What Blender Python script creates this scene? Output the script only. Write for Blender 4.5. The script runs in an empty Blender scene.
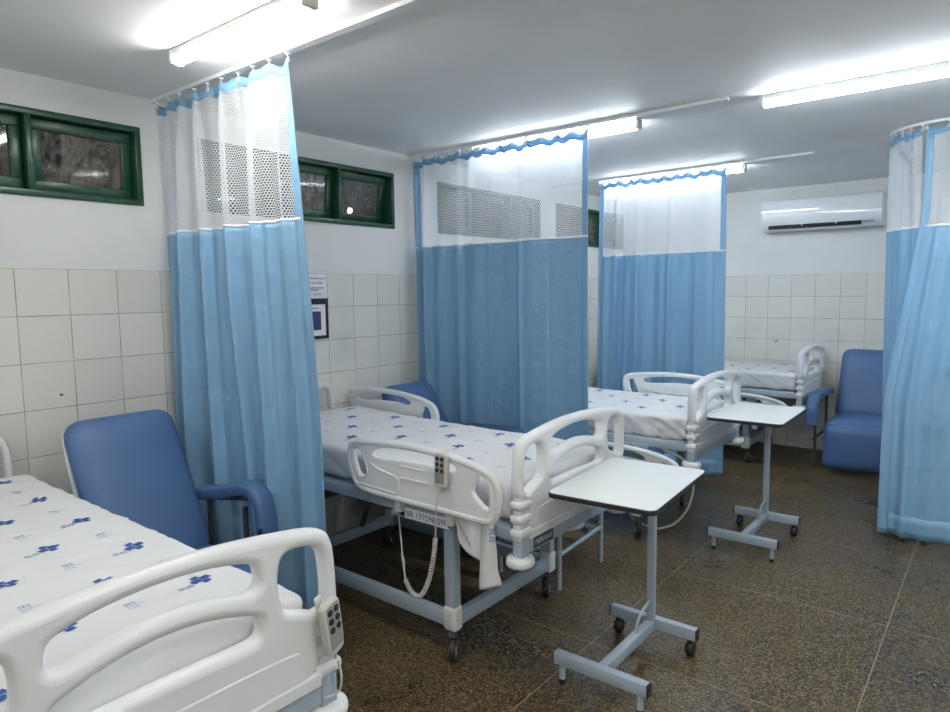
import bpy, bmesh, math, random
from mathutils import Vector, Matrix, noise
PI = math.pi
S = bpy.context.scene
COL = S.collection
random.seed(4)

# ------------------------------------------------------------------ room figures (metres)
YB = 6.966          # back wall
H = 2.507           # ceiling
TZ = 1.674          # top of the wall tiles
XR, YF = 6.2, -1.9  # walls behind the camera

# ------------------------------------------------------------------ materials
def mat(name, color=(.8, .8, .8), rough=.5, metal=0., spec=.5, coat=0.):
    m = bpy.data.materials.new(name); m.use_nodes = True
    b = m.node_tree.nodes['Principled BSDF']
    b.inputs['Base Color'].default_value = (*color, 1)
    b.inputs['Roughness'].default_value = rough
    b.inputs['Metallic'].default_value = metal
    b.inputs['Specular IOR Level'].default_value = spec
    b.inputs['Coat Weight'].default_value = coat
    return m

class NT:
    """tiny node helper"""
    def __init__(s, m):
        s.m = m; s.t = m.node_tree; s.n = s.t.nodes; s.b = s.n.get('Principled BSDF')
    def new(s, typ, **kw):
        n = s.n.new(typ)
        for k, v in kw.items(): setattr(n, k, v)
        return n
    def link(s, a, b): s.t.links.new(a, b)
    def val(s, sock, v):
        if hasattr(v, 'is_output'): s.link(v, sock)
        else: sock.default_value = v
    def math(s, op, a, b=0., c=None, clamp=False):
        n = s.new('ShaderNodeMath', operation=op); n.use_clamp = clamp
        s.val(n.inputs[0], a); s.val(n.inputs[1], b)
        if c is not None: s.val(n.inputs[2], c)
        return n.outputs[0]
    def mix(s, f, a, b):
        n = s.new('ShaderNodeMix', data_type='RGBA')
        s.val(n.inputs[0], f)
        s.val(n.inputs[6], a if hasattr(a, 'is_output') else (*a, 1))
        s.val(n.inputs[7], b if hasattr(b, 'is_output') else (*b, 1))
        return n.outputs[2]
    def coord(s):
        g = s.new('ShaderNodeNewGeometry'); x = s.new('ShaderNodeSeparateXYZ'); s.link(g.outputs['Position'], x.inputs[0])
        return g.outputs['Position'], x.outputs
    def obj(s):
        g = s.new('ShaderNodeTexCoord'); return g.outputs['Object']
    def noise(s, vec, scale, detail=3., rough=.5, dist=0.):
        n = s.new('ShaderNodeTexNoise'); s.link(vec, n.inputs['Vector'])
        n.inputs['Scale'].default_value = scale; n.inputs['Detail'].default_value = detail
        n.inputs['Roughness'].default_value = rough; n.inputs['Distortion'].default_value = dist
        return n.outputs['Fac']
    def ramp(s, f, a, b):
        n = s.new('ShaderNodeMapRange'); s.link(f, n.inputs[0]); n.inputs[1].default_value = a; n.inputs[2].default_value = b
        return n.outputs[0]
    def bump(s, h, strength=.3, dist=.01):
        n = s.new('ShaderNodeBump'); n.inputs['Strength'].default_value = strength; n.inputs['Distance'].default_value = dist
        s.link(h, n.inputs['Height']); s.link(n.outputs[0], s.b.inputs['Normal'])

def plaster(name, col):
    m = mat(name, col, .6, spec=.35); k = NT(m); p, _ = k.coord()
    f = k.noise(p, 1.7, 4); c = k.mix(k.ramp(f, .35, .7), col, tuple(x * .93 for x in col))
    k.link(c, k.b.inputs['Base Color']); k.bump(k.noise(p, 9, 5), .15, .01)
    return m

def tile_wall(name, axis, off):
    """paint above, square ceramic tiles below; axis = coordinate that runs along the wall"""
    m = mat(name, (.8, .8, .78), .3); k = NT(m); p, xyz = k.coord()
    w, h, g = .2109, .208, .0022
    a = k.math('DIVIDE', k.math('SUBTRACT', xyz[axis], off), w)
    b = k.math('DIVIDE', k.math('SUBTRACT', TZ, xyz[2]), h)
    fa = k.math('ABSOLUTE', k.math('SUBTRACT', k.math('FRACT', a), .5))
    fb = k.math('ABSOLUTE', k.math('SUBTRACT', k.math('FRACT', b), .5))
    ga = k.math('GREATER_THAN', fa, .5 - g / w); gb = k.math('GREATER_THAN', fb, .5 - g / h)
    grout = k.math('MAXIMUM', ga, gb)
    # a little tone difference from tile to tile
    cx = k.new('ShaderNodeCombineXYZ'); k.link(k.math('FLOOR', a), cx.inputs[0]); k.link(k.math('FLOOR', b), cx.inputs[1])
    wn = k.new('ShaderNodeTexWhiteNoise'); k.link(cx.outputs[0], wn.inputs['Vector'])
    tone = k.mix(wn.outputs['Value'], (.70, .695, .655), (.755, .75, .705))
    dirt = k.noise(p, 2.3, 4); tone = k.mix(k.ramp(dirt, .55, .85), tone, (.60, .60, .56))
    gcol = k.mix(k.ramp(k.noise(p, 6, 3), .35, .62), (.30, .26, .22), (.50, .48, .45))
    # rare dark holes where a wall plug once sat
    sp = k.noise(p, 15, 0); spots = k.math('GREATER_THAN', sp, .885)
    c = k.mix(grout, tone, gcol); c = k.mix(spots, c, (.12, .08, .06))
    k.link(c, k.b.inputs['Base Color'])
    k.link(k.math('ADD', k.math('MULTIPLY', grout, .5), .24), k.b.inputs['Roughness'])
    hgt = k.math('SUBTRACT', k.math('MULTIPLY', k.noise(p, 3.5, 2), .25), grout); k.bump(hgt, .35, .004)
    return m

def floor_mat():
    m = mat('polished aggregate floor', (.12, .1, .07), .3, spec=.5); k = NT(m); p, xyz = k.coord()
    big = k.ramp(k.noise(p, 1.5, 7, .65, .5), .38, .62)
    mid = k.ramp(k.noise(p, 9, 5, .6), .35, .7)
    base = k.mix(big, (.022, .0145, .007), (.082, .057, .026))
    base = k.mix(k.math('MULTIPLY', mid, .5), base, (.036, .025, .014))
    v = k.new('ShaderNodeTexVoronoi'); k.link(p, v.inputs['Vector']); v.inputs['Scale'].default_value = 190
    sep = k.new('ShaderNodeSeparateColor'); k.link(v.outputs['Color'], sep.inputs[0])
    lite = k.math('GREATER_THAN', sep.outputs[0], .72); dark = k.math('LESS_THAN', sep.outputs[0], .26)
    base = k.mix(k.math('MULTIPLY', lite, .75), base, (.27, .195, .09)); base = k.mix(k.math('MULTIPLY', dark, .8), base, (.015, .012, .009))
    v2 = k.new('ShaderNodeTexVoronoi'); k.link(p, v2.inputs['Vector']); v2.inputs['Scale'].default_value = 95
    sp2 = k.new('ShaderNodeSeparateColor'); k.link(v2.outputs['Color'], sp2.inputs[0])
    base = k.mix(k.math('MULTIPLY', k.math('GREATER_THAN', sp2.outputs[1], .8), .35), base, (.17, .125, .075))
    fx = k.math('ABSOLUTE', k.math('SUBTRACT', k.math('FRACT', k.math('DIVIDE', k.math('SUBTRACT', xyz[0], 1.977), 1.007)), .5))
    fy = k.math('ABSOLUTE', k.math('SUBTRACT', k.math('FRACT', k.math('DIVIDE', k.math('SUBTRACT', xyz[1], 2.507), .948)), .5))
    jx = k.math('GREATER_THAN', fx, .5 - .0022); jy = k.math('MULTIPLY', k.math('GREATER_THAN', fy, .5 - .0034), k.math('ADD', .45, k.math('MULTIPLY', mid, .5)))
    base = k.mix(k.math('MULTIPLY', k.math('MAXIMUM', jx, jy), .8), base, (.36, .28, .17))
    k.link(base, k.b.inputs['Base Color'])
    k.link(k.math('ADD', .27, k.math('MULTIPLY', big, .22)), k.b.inputs['Roughness'])
    k.bump(k.noise(p, 60, 3), .12, .003)
    return m

M = {}
M['ceil'] = plaster('ceiling paint', (.93, .935, .935))
M['paint'] = plaster('white wall paint', (.76, .77, .765))
M['tile_l'] = tile_wall('ceramic tiles left', 1, 1.0205)
M['tile_b'] = tile_wall('ceramic tiles back', 0, 1.2791)
M['floor'] = floor_mat()
M['plastic'] = mat('white moulded plastic', (.72, .735, .745), .33)
M['plastic2'] = mat('off white moulded plastic', (.66, .665, .64), .4)
M['steel'] = mat('pale blue grey painted steel', (.35, .42, .49), .38)
M['steel_d'] = mat('grey painted steel', (.30, .34, .40), .4)
M['chrome'] = mat('bright metal', (.6, .6, .6), .25, 1.)
M['black'] = mat('black rubber', (.018, .018, .02), .5)
M['dark'] = mat('dark grey plastic', (.05, .053, .06), .5)
M['green'] = mat('dark green gloss paint', (.012, .06, .035), .3)
k = NT(M['green']); p = k.obj()
k.link(k.mix(k.ramp(k.noise(p, 13, 5), .58, .78), (.010, .064, .032), (.032, .115, .068)), k.b.inputs['Base Color']); k.bump(k.noise(p, 40, 3), .2, .004)
M['white_paint'] = mat('white enamel', (.8, .82, .84), .35)
M['lam'] = mat('white laminate', (.76, .78, .765), .3)
M['ac'] = mat('air conditioner plastic', (.82, .85, .88), .06)
M['vinyl'] = mat('blue vinyl upholstery', (.062, .130, .285), .45)
k = NT(M['vinyl']); p = k.obj(); k.bump(k.math('ADD', k.noise(p, 260, 2), k.math('MULTIPLY', k.noise(p, 5, 3), 4.)), .25, .002)
M['remote'] = mat('warm grey plastic', (.55, .54, .50), .45)
M['remote_p'] = mat('grey keypad', (.30, .30, .28), .5)
M['ink'] = mat('blue print ink', (.020, .085, .33), .6)
M['ink2'] = mat('pale grey blue print', (.20, .26, .40), .7)
M['paper'] = mat('paper', (.8, .8, .84), .7)
M['ink3'] = mat('violet print', (.055, .05, .17), .6)
M['sheet'] = mat('white printed sheet', (.70, .71, .725), .8, spec=.2)
k = NT(M['sheet']); p = k.obj(); k.bump(k.noise(p, 55, 4), .12, .004)
M['bars'] = mat('rusty window bars', (.06, .055, .05), .6)
M['foliage'] = mat('night hedge', (.16, .13, .10), .9)
k = NT(M['foliage']); p = k.obj()
k.link(k.mix(k.ramp(k.noise(p, 26, 8, .8), .42, .60), (.03, .03, .02), (.50, .42, .33)), k.b.inputs['Base Color'])

def emis(name, col, st):
    m = bpy.data.materials.new(name); m.use_nodes = True; t = m.node_tree; t.nodes.clear()
    e = t.nodes.new('ShaderNodeEmission'); e.inputs[0].default_value = (*col, 1); e.inputs[1].default_value = st
    o = t.nodes.new('ShaderNodeOutputMaterial'); t.links.new(e.outputs[0], o.inputs[0]); return m
LAMP = 50.
M['tube_warm'] = emis('lit diffuser neutral', (1., .985, .93), LAMP)
M['tube_cool'] = emis('lit diffuser cool', (.86, .94, 1.), LAMP)
M['bulb'] = emis('yellow bulb', (1., .8, .4), 25.)

def fabric():
    m = mat('sky blue curtain vinyl', (.275, .495, .71), .40, spec=.45); k = NT(m)
    p = k.obj(); h = k.math('ADD', k.math('MULTIPLY', k.noise(p, 7, 4, .55, .6), 1.), k.math('MULTIPLY', k.noise(p, 400, 1), .015)); k.bump(h, .55, .035)
    tr = k.new('ShaderNodeBsdfTranslucent'); tr.inputs[0].default_value = (.25, .51, .76, 1)
    mx = k.new('ShaderNodeMixShader'); mx.inputs[0].default_value = .22
    out = k.n['Material Output']; k.link(k.b.outputs[0], mx.inputs[1]); k.link(tr.outputs[0], mx.inputs[2]); k.link(mx.outputs[0], out.inputs[0])
    return m
M['curtain'] = fabric()

def netting():
    m = mat('white honeycomb netting', (.83, .85, .89), .7); k = NT(m)
    uv = k.new('ShaderNodeUVMap'); w = .0125; h = w * 1.732
    d = k.new('ShaderNodeVectorMath', operation='DIVIDE'); k.link(uv.outputs[0], d.inputs[0]); d.inputs[1].default_value = (w, h, 1)
    def lat(o):
        a = k.new('ShaderNodeVectorMath', operation='ADD'); k.link(d.outputs[0], a.inputs[0]); a.inputs[1].default_value = (o, o, 0)
        f = k.new('ShaderNodeVectorMath', operation='FRACTION'); k.link(a.outputs[0], f.inputs[0])
        s_ = k.new('ShaderNodeVectorMath', operation='SUBTRACT'); k.link(f.outputs[0], s_.inputs[0]); s_.inputs[1].default_value = (.5, .5, 0)
        q = k.new('ShaderNodeVectorMath', operation='MULTIPLY'); k.link(s_.outputs[0], q.inputs[0]); q.inputs[1].default_value = (1, 1.732, 0)
        l = k.new('ShaderNodeVectorMath', operation='LENGTH'); k.link(q.outputs[0], l.inputs[0]); return l.outputs['Value']
    hole = k.math('LESS_THAN', k.math('MINIMUM', lat(0.), lat(.5)), .355)
    tl = k.new('ShaderNodeBsdfTranslucent'); tl.inputs[0].default_value = (.8, .83, .9, 1)
    m1 = k.new('ShaderNodeMixShader'); m1.inputs[0].default_value = .35; k.link(k.b.outputs[0], m1.inputs[1]); k.link(tl.outputs[0], m1.inputs[2])
    t = k.new('ShaderNodeBsdfTransparent'); mx = k.new('ShaderNodeMixShader'); k.link(hole, mx.inputs[0])
    k.link(m1.outputs[0], mx.inputs[1]); k.link(t.outputs[0], mx.inputs[2]); k.link(mx.outputs[0], k.n['Material Output'].inputs[0])
    return m
M['net'] = netting()

def dirty_glass():
    m = mat('dusty window glass', (.5, .5, .5), .06); k = NT(m); p = k.obj()
    t = k.new('ShaderNodeBsdfTransparent'); t.inputs[0].default_value = (.75, .8, .8, 1)
    g = k.new('ShaderNodeBsdfGlossy'); g.inputs['Roughness'].default_value = .04
    fr = k.new('ShaderNodeFresnel'); fr.inputs[0].default_value = 1.5
    m1 = k.new('ShaderNodeMixShader'); k.link(fr.outputs[0], m1.inputs[0]); k.link(t.outputs[0], m1.inputs[1]); k.link(g.outputs[0], m1.inputs[2])
    d = k.new('ShaderNodeBsdfDiffuse'); d.inputs[0].default_value = (.42, .36, .31, 1)
    dust = k.math('MULTIPLY', k.ramp(k.noise(p, 22, 7, .75), .40, .70), .60)
    m2 = k.new('ShaderNodeMixShader'); k.link(dust, m2.inputs[0]); k.link(m1.outputs[0], m2.inputs[1]); k.link(d.outputs[0], m2.inputs[2])
    k.link(m2.outputs[0], k.n['Material Output'].inputs[0]); return m
M['glass'] = dirty_glass()

# ------------------------------------------------------------------ mesh helpers
def finish(bm, name, m, parent=None, smooth=True, angle=40, loc=None):
    me = bpy.data.meshes.new(name)
    if not isinstance(bm, bpy.types.Mesh):
        bmesh.ops.recalc_face_normals(bm, faces=bm.faces[:]); bm.to_mesh(me); bm.free()
    else: me = bm; me.name = name
    ms = m if isinstance(m, (list, tuple)) else [m]
    if me.materials: me.materials.clear()
    for x in ms: me.materials.append(x)
    if smooth:
        me.polygons.foreach_set('use_smooth', [True] * len(me.polygons)); me.set_sharp_from_angle(angle=math.radians(angle))
    o = bpy.data.objects.new(name, me); COL.objects.link(o)
    if parent: o.parent = parent
    if loc: o.location = loc
    return o

def box(bm, a, b, bev=0., seg=2, rot=None, mi=0):
    a, b = Vector(a), Vector(b); c = (a + b) / 2; s = b - a
    r = bmesh.ops.create_cube(bm, size=1.); vs = r['verts']
    for v in vs: v.co = Vector((v.co.x * s.x, v.co.y * s.y, v.co.z * s.z))
    es = list({e for v in vs for e in v.link_edges})
    if bev:
        bev = min(bev, .49 * min(abs(s.x), abs(s.y), abs(s.z)))
        q = bmesh.ops.bevel(bm, geom=es, offset=bev, segments=seg, affect='EDGES', profile=.5); 
        vs = list({v for f in q['faces'] for v in f.verts} | {v for v in vs if v.is_valid})
    for v in vs:
        if rot: v.co = rot @ v.co
        v.co += c
    if mi:
        for f in {f for v in vs for f in v.link_faces}: f.material_index = mi
    return vs

def cyl(bm, a, b, r, seg=20, r2=None, bev=0.):
    a, b = Vector(a), Vector(b); d = b - a; L = d.length
    q = bmesh.ops.create_cone(bm, cap_ends=True, segments=seg, radius1=r, radius2=r if r2 is None else r2, depth=L)
    vs = q['verts']
    if bev:
        es = [e for e in {e for v in vs for e in v.link_edges} if abs(abs(e.verts[0].co.z) - L / 2) < 1e-5 and abs(e.verts[0].co.z - e.verts[1].co.z) < 1e-5]
        g = bmesh.ops.bevel(bm, geom=es, offset=bev, segments=3, affect='EDGES', profile=.5)
        vs = list({v for f in g['faces'] for v in f.verts} | {v for v in vs if v.is_valid})
    R = d.to_track_quat('Z', 'Y').to_matrix()
    for v in vs: v.co = R @ v.co + (a + b) / 2
    return vs

def tube(bm, pts, r, seg=8, closed=False, sq=None):
    """sweep; sq=(w,h) gives a rectangular section"""
    P = [Vector(p) for p in pts]; n = len(P); rings = []; prev = None
    for i in range(n):
        if closed: t = (P[(i + 1) % n] - P[i - 1]).normalized()
        else: t = (P[min(i + 1, n - 1)] - P[max(i - 1, 0)]).normalized()
        if prev is None:
            u = t.cross(Vector((0, 0, 1)))
            if u.length < .05: u = t.cross(Vector((0, 1, 0)))
            u.normalize()
        else: u = (prev - t * prev.dot(t)).normalized()
        prev = u; w = t.cross(u)
        rr = r(i / (n - 1)) if callable(r) else r
        if sq: ring = [P[i] + u * x * sq[0] / 2 + w * y * sq[1] / 2 for x, y in ((1, 1), (-1, 1), (-1, -1), (1, -1))]
        else: ring = [P[i] + (u * math.cos(2 * PI * k / seg) + w * math.sin(2 * PI * k / seg)) * rr for k in range(seg)]
        rings.append([bm.verts.new(x) for x in ring])
    m = len(rings[0])
    for i in range(n if closed else n - 1):
        A, B = rings[i], rings[(i + 1) % n]
        for k_ in range(m): bm.faces.new((A[k_], A[(k_ + 1) % m], B[(k_ + 1) % m], B[k_]))
    if not closed: bm.faces.new(rings[0][::-1]); bm.faces.new(rings[-1])

def smooth2(poly, it=2, closed=True):
    for _ in range(it):
        q = []; n = len(poly)
        rng = range(n) if closed else range(n - 1)
        if not closed: q.append(poly[0])
        for i in rng:
            a, b = poly[i], poly[(i + 1) % n]
            q.append(tuple(a[j] * .75 + b[j] * .25 for j in range(len(a)))); q.append(tuple(a[j] * .25 + b[j] * .75 for j in range(len(a))))
        if not closed: q.append(poly[-1])
        poly = q
    return poly

def plate(outer, holes, thick, bev, res=3):
    """rounded flat plate with holes as a mesh in the XY plane, thickness along Z"""
    cu = bpy.data.curves.new('plate', 'CURVE'); cu.dimensions = '2D'; cu.fill_mode = 'BOTH'
    cu.extrude = max(thick / 2 - bev, .0001); cu.bevel_depth = bev; cu.bevel_resolution = res; cu.offset = -bev
    for loop in [outer] + holes:
        s = cu.splines.new('POLY'); s.points.add(len(loop) - 1); s.use_cyclic_u = True
        for p_, q in zip(s.points, loop): p_.co = (q[0], q[1], 0, 1)
    o = bpy.data.objects.new('plate', cu); COL.objects.link(o)
    dg = bpy.context.evaluated_depsgraph_get(); dg.update()
    me = bpy.data.meshes.new_from_object(o.evaluated_get(dg)); bpy.data.objects.remove(o); bpy.data.curves.remove(cu)
    return me

def add_mesh(bm, me, mtx):
    n = len(bm.verts); bm.from_mesh(me); bm.verts.ensure_lookup_table()
    for v in bm.verts[n:]: v.co = mtx @ v.co

_txt = {}
def text2d(s, size):
    """list of (verts2d, faces) of a string, origin at left baseline"""
    if (s, size) in _txt: return _txt[(s, size)]
    cu = bpy.data.curves.new('t', 'FONT'); cu.body = s; cu.size = size; cu.resolution_u = 3
    o = bpy.data.objects.new('t', cu); COL.objects.link(o)
    dg = bpy.context.evaluated_depsgraph_get(); dg.update()
    me = bpy.data.meshes.new_from_object(o.evaluated_get(dg)); bpy.data.objects.remove(o); bpy.data.curves.remove(cu)
    r = ([(v.co.x, v.co.y) for v in me.vertices], [tuple(p_.vertices) for p_ in me.polygons]); _txt[(s, size)] = r
    return r

def tag(o, label=None, cat=None, group=None, kind=None):
    if label: o['label'] = label
    if cat: o['category'] = cat
    if group: o['group'] = group
    if kind: o['kind'] = kind
    return o
def empty(name, loc=(0, 0, 0), rz=0., label=None, cat=None, group=None, kind=None):
    o = bpy.data.objects.new(name, None); COL.objects.link(o); o.location = loc; o.rotation_euler = (0, 0, rz)
    o.empty_display_size = .1
    return tag(o, label, cat, group, kind)
def copy_tree(o, parent=None):
    c = o.copy(); COL.objects.link(c); c.parent = parent
    for ch in list(o.children): copy_tree(ch, c)
    return c
NB = bmesh.new

# ------------------------------------------------------------------ room shell
WIN = [(.17, 1.592), (1.885, 3.306), (3.76, 5.14), (5.42, 6.80)]   # window openings along the left wall
WB, WT = 1.987, 2.361
def quadbox(bm, a, b): box(bm, a, b)
bm = NB(); box(bm, (-.25, YF - .2, -.1), (XR + .2, YB + .2, 0)); tag(finish(bm, 'floor', M['floor'], smooth=False), kind='structure')
bm = NB(); box(bm, (-.25, YF - .2, H), (XR + .2, YB + .2, H + .1)); tag(finish(bm, 'ceiling', M['ceil'], smooth=False), kind='structure')
bm = NB()
box(bm, (-.2, YF - .2, 0), (-.006, YB + .2, WB)); box(bm, (-.2, YF - .2, WT), (0, YB + .2, H))
box(bm, (-.006, YF - .2, TZ), (0, YB, WB)); box(bm, (-.006, YF - .2, 0), (.003, YB, TZ), mi=1)
ys = [YF - .2] + [v for w in WIN for v in w] + [YB + .2]
for i in range(0, len(ys), 2): box(bm, (-.2, ys[i], WB), (0, ys[i + 1], WT))
tag(finish(bm, 'wall_left', [M['paint'], M['tile_l']], smooth=False), kind='structure')
bm = NB(); box(bm, (0, YB, 0), (XR + .2, YB + .2, H)); box(bm, (0, YB - .009, 0), (XR, YB, TZ), mi=1)
tag(finish(bm, 'wall_back', [M['paint'], M['tile_b']], smooth=False), kind='structure')
bm = NB(); box(bm, (XR, YF, 0), (XR + .2, YB, H)); tag(finish(bm, 'wall_right', M['paint'], smooth=False), kind='structure')
bm = NB(); box(bm, (0, YF - .2, 0), (XR, YF, H)); tag(finish(bm, 'wall_front', M['paint'], smooth=False), kind='structure')

# ------------------------------------------------------------------ windows
def window(n, y0, y1, tilts):
    r = empty('window_%d' % n, (0, y0, WB), kind='structure')
    W, Z = y1 - y0, WT - WB; f = .028
    bm = NB(); x0, x1 = -.11, .012
    box(bm, (x0, 0, 0), (x1, W, f), .003); box(bm, (x0, 0, Z - f), (x1, W, Z), .003)
    box(bm, (x0, 0, f), (x1, f, Z - f), .003); box(bm, (x0, W - f, f), (x1, W, Z - f), .003)
    nb = 3; cw = (W - 2 * f - 2 * f) / 3
    for i in (1, 2):
        a = f + i * cw + (i - 1) * f; box(bm, (x0, a, f), (x1, a + f, Z - f), .003)
    finish(bm, 'window_frame', M['green'], r)
    for i in range(nb):
        a = f + i * (cw + f) + .004; b = a + cw - .008
        s = empty('window_sash', (-.045, 0, Z - f - .004)); s.parent = r
        s.rotation_euler = (0, math.radians(tilts[i]), 0)
        hh = Z - 2 * f - .008; e = .045
        q = NB(); box(q, (-.015, a, -hh), (.015, b, -hh + e), .003); box(q, (-.015, a, -e), (.015, b, 0), .003)
        box(q, (-.015, a, -hh + e), (.015, a + e, -e), .003); box(q, (-.015, b - e, -hh + e), (.015, b, -e), .003)
        me = finish(q, 'sash_frame', M['green'], s)
        q = NB(); box(q, (-.003, a + e - .004, -hh + e - .004), (.003, b - e + .004, -e + .004)); finish(q, 'glass_pane', M['glass'], s, smooth=False)
    # outside burglar bars
    q = NB(); c = .14
    while c < W - .05: box(q, (-.185, c, 0), (-.175, c + .026, Z)); c += .125
    finish(q, 'window_bars', M['bars'], r, smooth=False)
window(1, *WIN[0], (0, 0, 3)); window(2, *WIN[1], (0, 4, 13)); window(3, *WIN[2], (0, 9, 0)); window(4, *WIN[3], (6, 0, 14))

# hedge outside, seen dimly through the glass
bm = NB(); nx, nz = 90, 16
vv = [[bm.verts.new((-1.15 + .25 * noise.noise(Vector((i * .35, j * .5, 3.))) + .08 * random.random(), -1 + i * .1, 1.2 + j * .12)) for j in range(nz)] for i in range(nx)]
for i in range(nx - 1):
    for j in range(nz - 1): bm.faces.new((vv[i][j], vv[i + 1][j], vv[i + 1][j + 1], vv[i][j + 1]))
tag(finish(bm, 'hedge_foliage', M['foliage'], smooth=False), 'dim brown night-time hedge seen through the high windows', 'hedge', kind='stuff')
t = empty('outdoor_lamp', (-.7, 3.52, 2.19), label='small glowing yellow lamp seen through the second green window', cat='lamp')
bm = NB(); bmesh.ops.create_uvsphere(bm, u_segments=14, v_segments=8, radius=.022); finish(bm, 'bulb', M['bulb'], t)
bm = NB(); cyl(bm, (0, 0, .015), (0, 0, .06), .015); box(bm, (-.3, -.006, .05), (0, .006, .062)); finish(bm, 'lamp_holder', M['dark'], t)

# ------------------------------------------------------------------ ceiling lights
def batten(x0, x1, y, kind, label, hidden=False):
    r = empty('ceiling_light', ((x0 + x1) / 2, y, H), label=label, cat='ceiling light', group='fluorescent battens on the ceiling'); L = (x1 - x0) / 2
    bm = NB(); box(bm, (-L, -.024, -.026), (L, .024, 0), .003); finish(bm, 'mounting_plate', M['white_paint'], r)
    for s in (-1, 1):
        bm = NB(); box(bm, (s * L - .012, -.028, -.058), (s * L + .012, .028, -.004), .006, 3); finish(bm, 'end_cap', M['plastic2'], r)
    bm = NB(); pr = []; n = 12
    for i in range(n + 1):
        a = -.22 + (PI + .44) * i / n; pr.append((math.cos(a) * .023, -.040 - math.sin(a) * .020))
    for i in range(n):
        pass
    A = [bm.verts.new((-L + .012, y_, z_)) for y_, z_ in pr]; B = [bm.verts.new((L - .012, y_, z_)) for y_, z_ in pr]
    for i in range(n): bm.faces.new((A[i], A[i + 1], B[i + 1], B[i]))
    bm.faces.new((A[0], B[0], B[-1], A[-1])); bm.faces.new(A[::-1]); bm.faces.new(B)
    finish(bm, 'diffuser', M['tube_' + kind], r)
batten(.735, 1.57, 1.405, 'warm', 'lit batten light in front of the first curtain, at upper left')
batten(.55, 1.665, 3.60, 'cool', 'lit batten light mostly hidden behind the second curtain')
batten(.50, 1.70, 5.42, 'cool', 'lit batten light mostly hidden behind the farthest blue curtain')
batten(2.33, 4.33, 3.60, 'cool', 'long lit batten light at upper right, cut by the picture edge')
for x0, x1, y in ((2.5, 4.5, 1.0), (.7, 1.6, -.7), (3.4, 5.4, -1.1), (4.9, 5.9, 3.6), (3.8, 5.8, 6.0)):  # unseen battens, added to bring up the light on ceiling and walls
    batten(x0, x1, y, 'warm' if y < 2 else 'cool', 'added lit batten light out of view, brightening the room')

# ------------------------------------------------------------------ curtain tracks and curtains
def track(pts, label, name='curtain_track'):
    bm = NB(); tube(bm, pts, 0, sq=(.036, .016)); 
    o = finish(bm, name, M['white_paint'], smooth=False)
    return tag(o, label, 'curtain track', 'white curtain tracks on the ceiling')
TRK = H - .009
track([(0.005, 1.67, TRK), (3.2, 1.67, TRK)], 'long white track carrying the curtain beside the near recliner')
track([(0.005, 3.50, TRK), (2.194, 3.50, TRK)], 'white track carrying the middle curtain, open end on bare ceiling')
track([(0.005, 5.34, TRK), (2.217, 5.28, TRK)], 'white track carrying the farthest curtain, ending near the air conditioner')

def path_fn(P):
    """arc-length parametrised polyline: s -> (point, left normal), total length"""
    P = [Vector(p) for p in P]; D = [0]
    for a, b in zip(P, P[1:]): D.append(D[-1] + (b - a).length)
    def f(s):
        s = max(0, min(D[-1], s))
        for i in range(len(P) - 1):
            if s <= D[i + 1] + 1e-9:
                d = (P[i + 1] - P[i]).normalized(); q = P[i] + d * (s - D[i]); return q, Vector((-d.y, d.x))
        return P[-1], Vector((0, 1))
    return f, D[-1]

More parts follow.
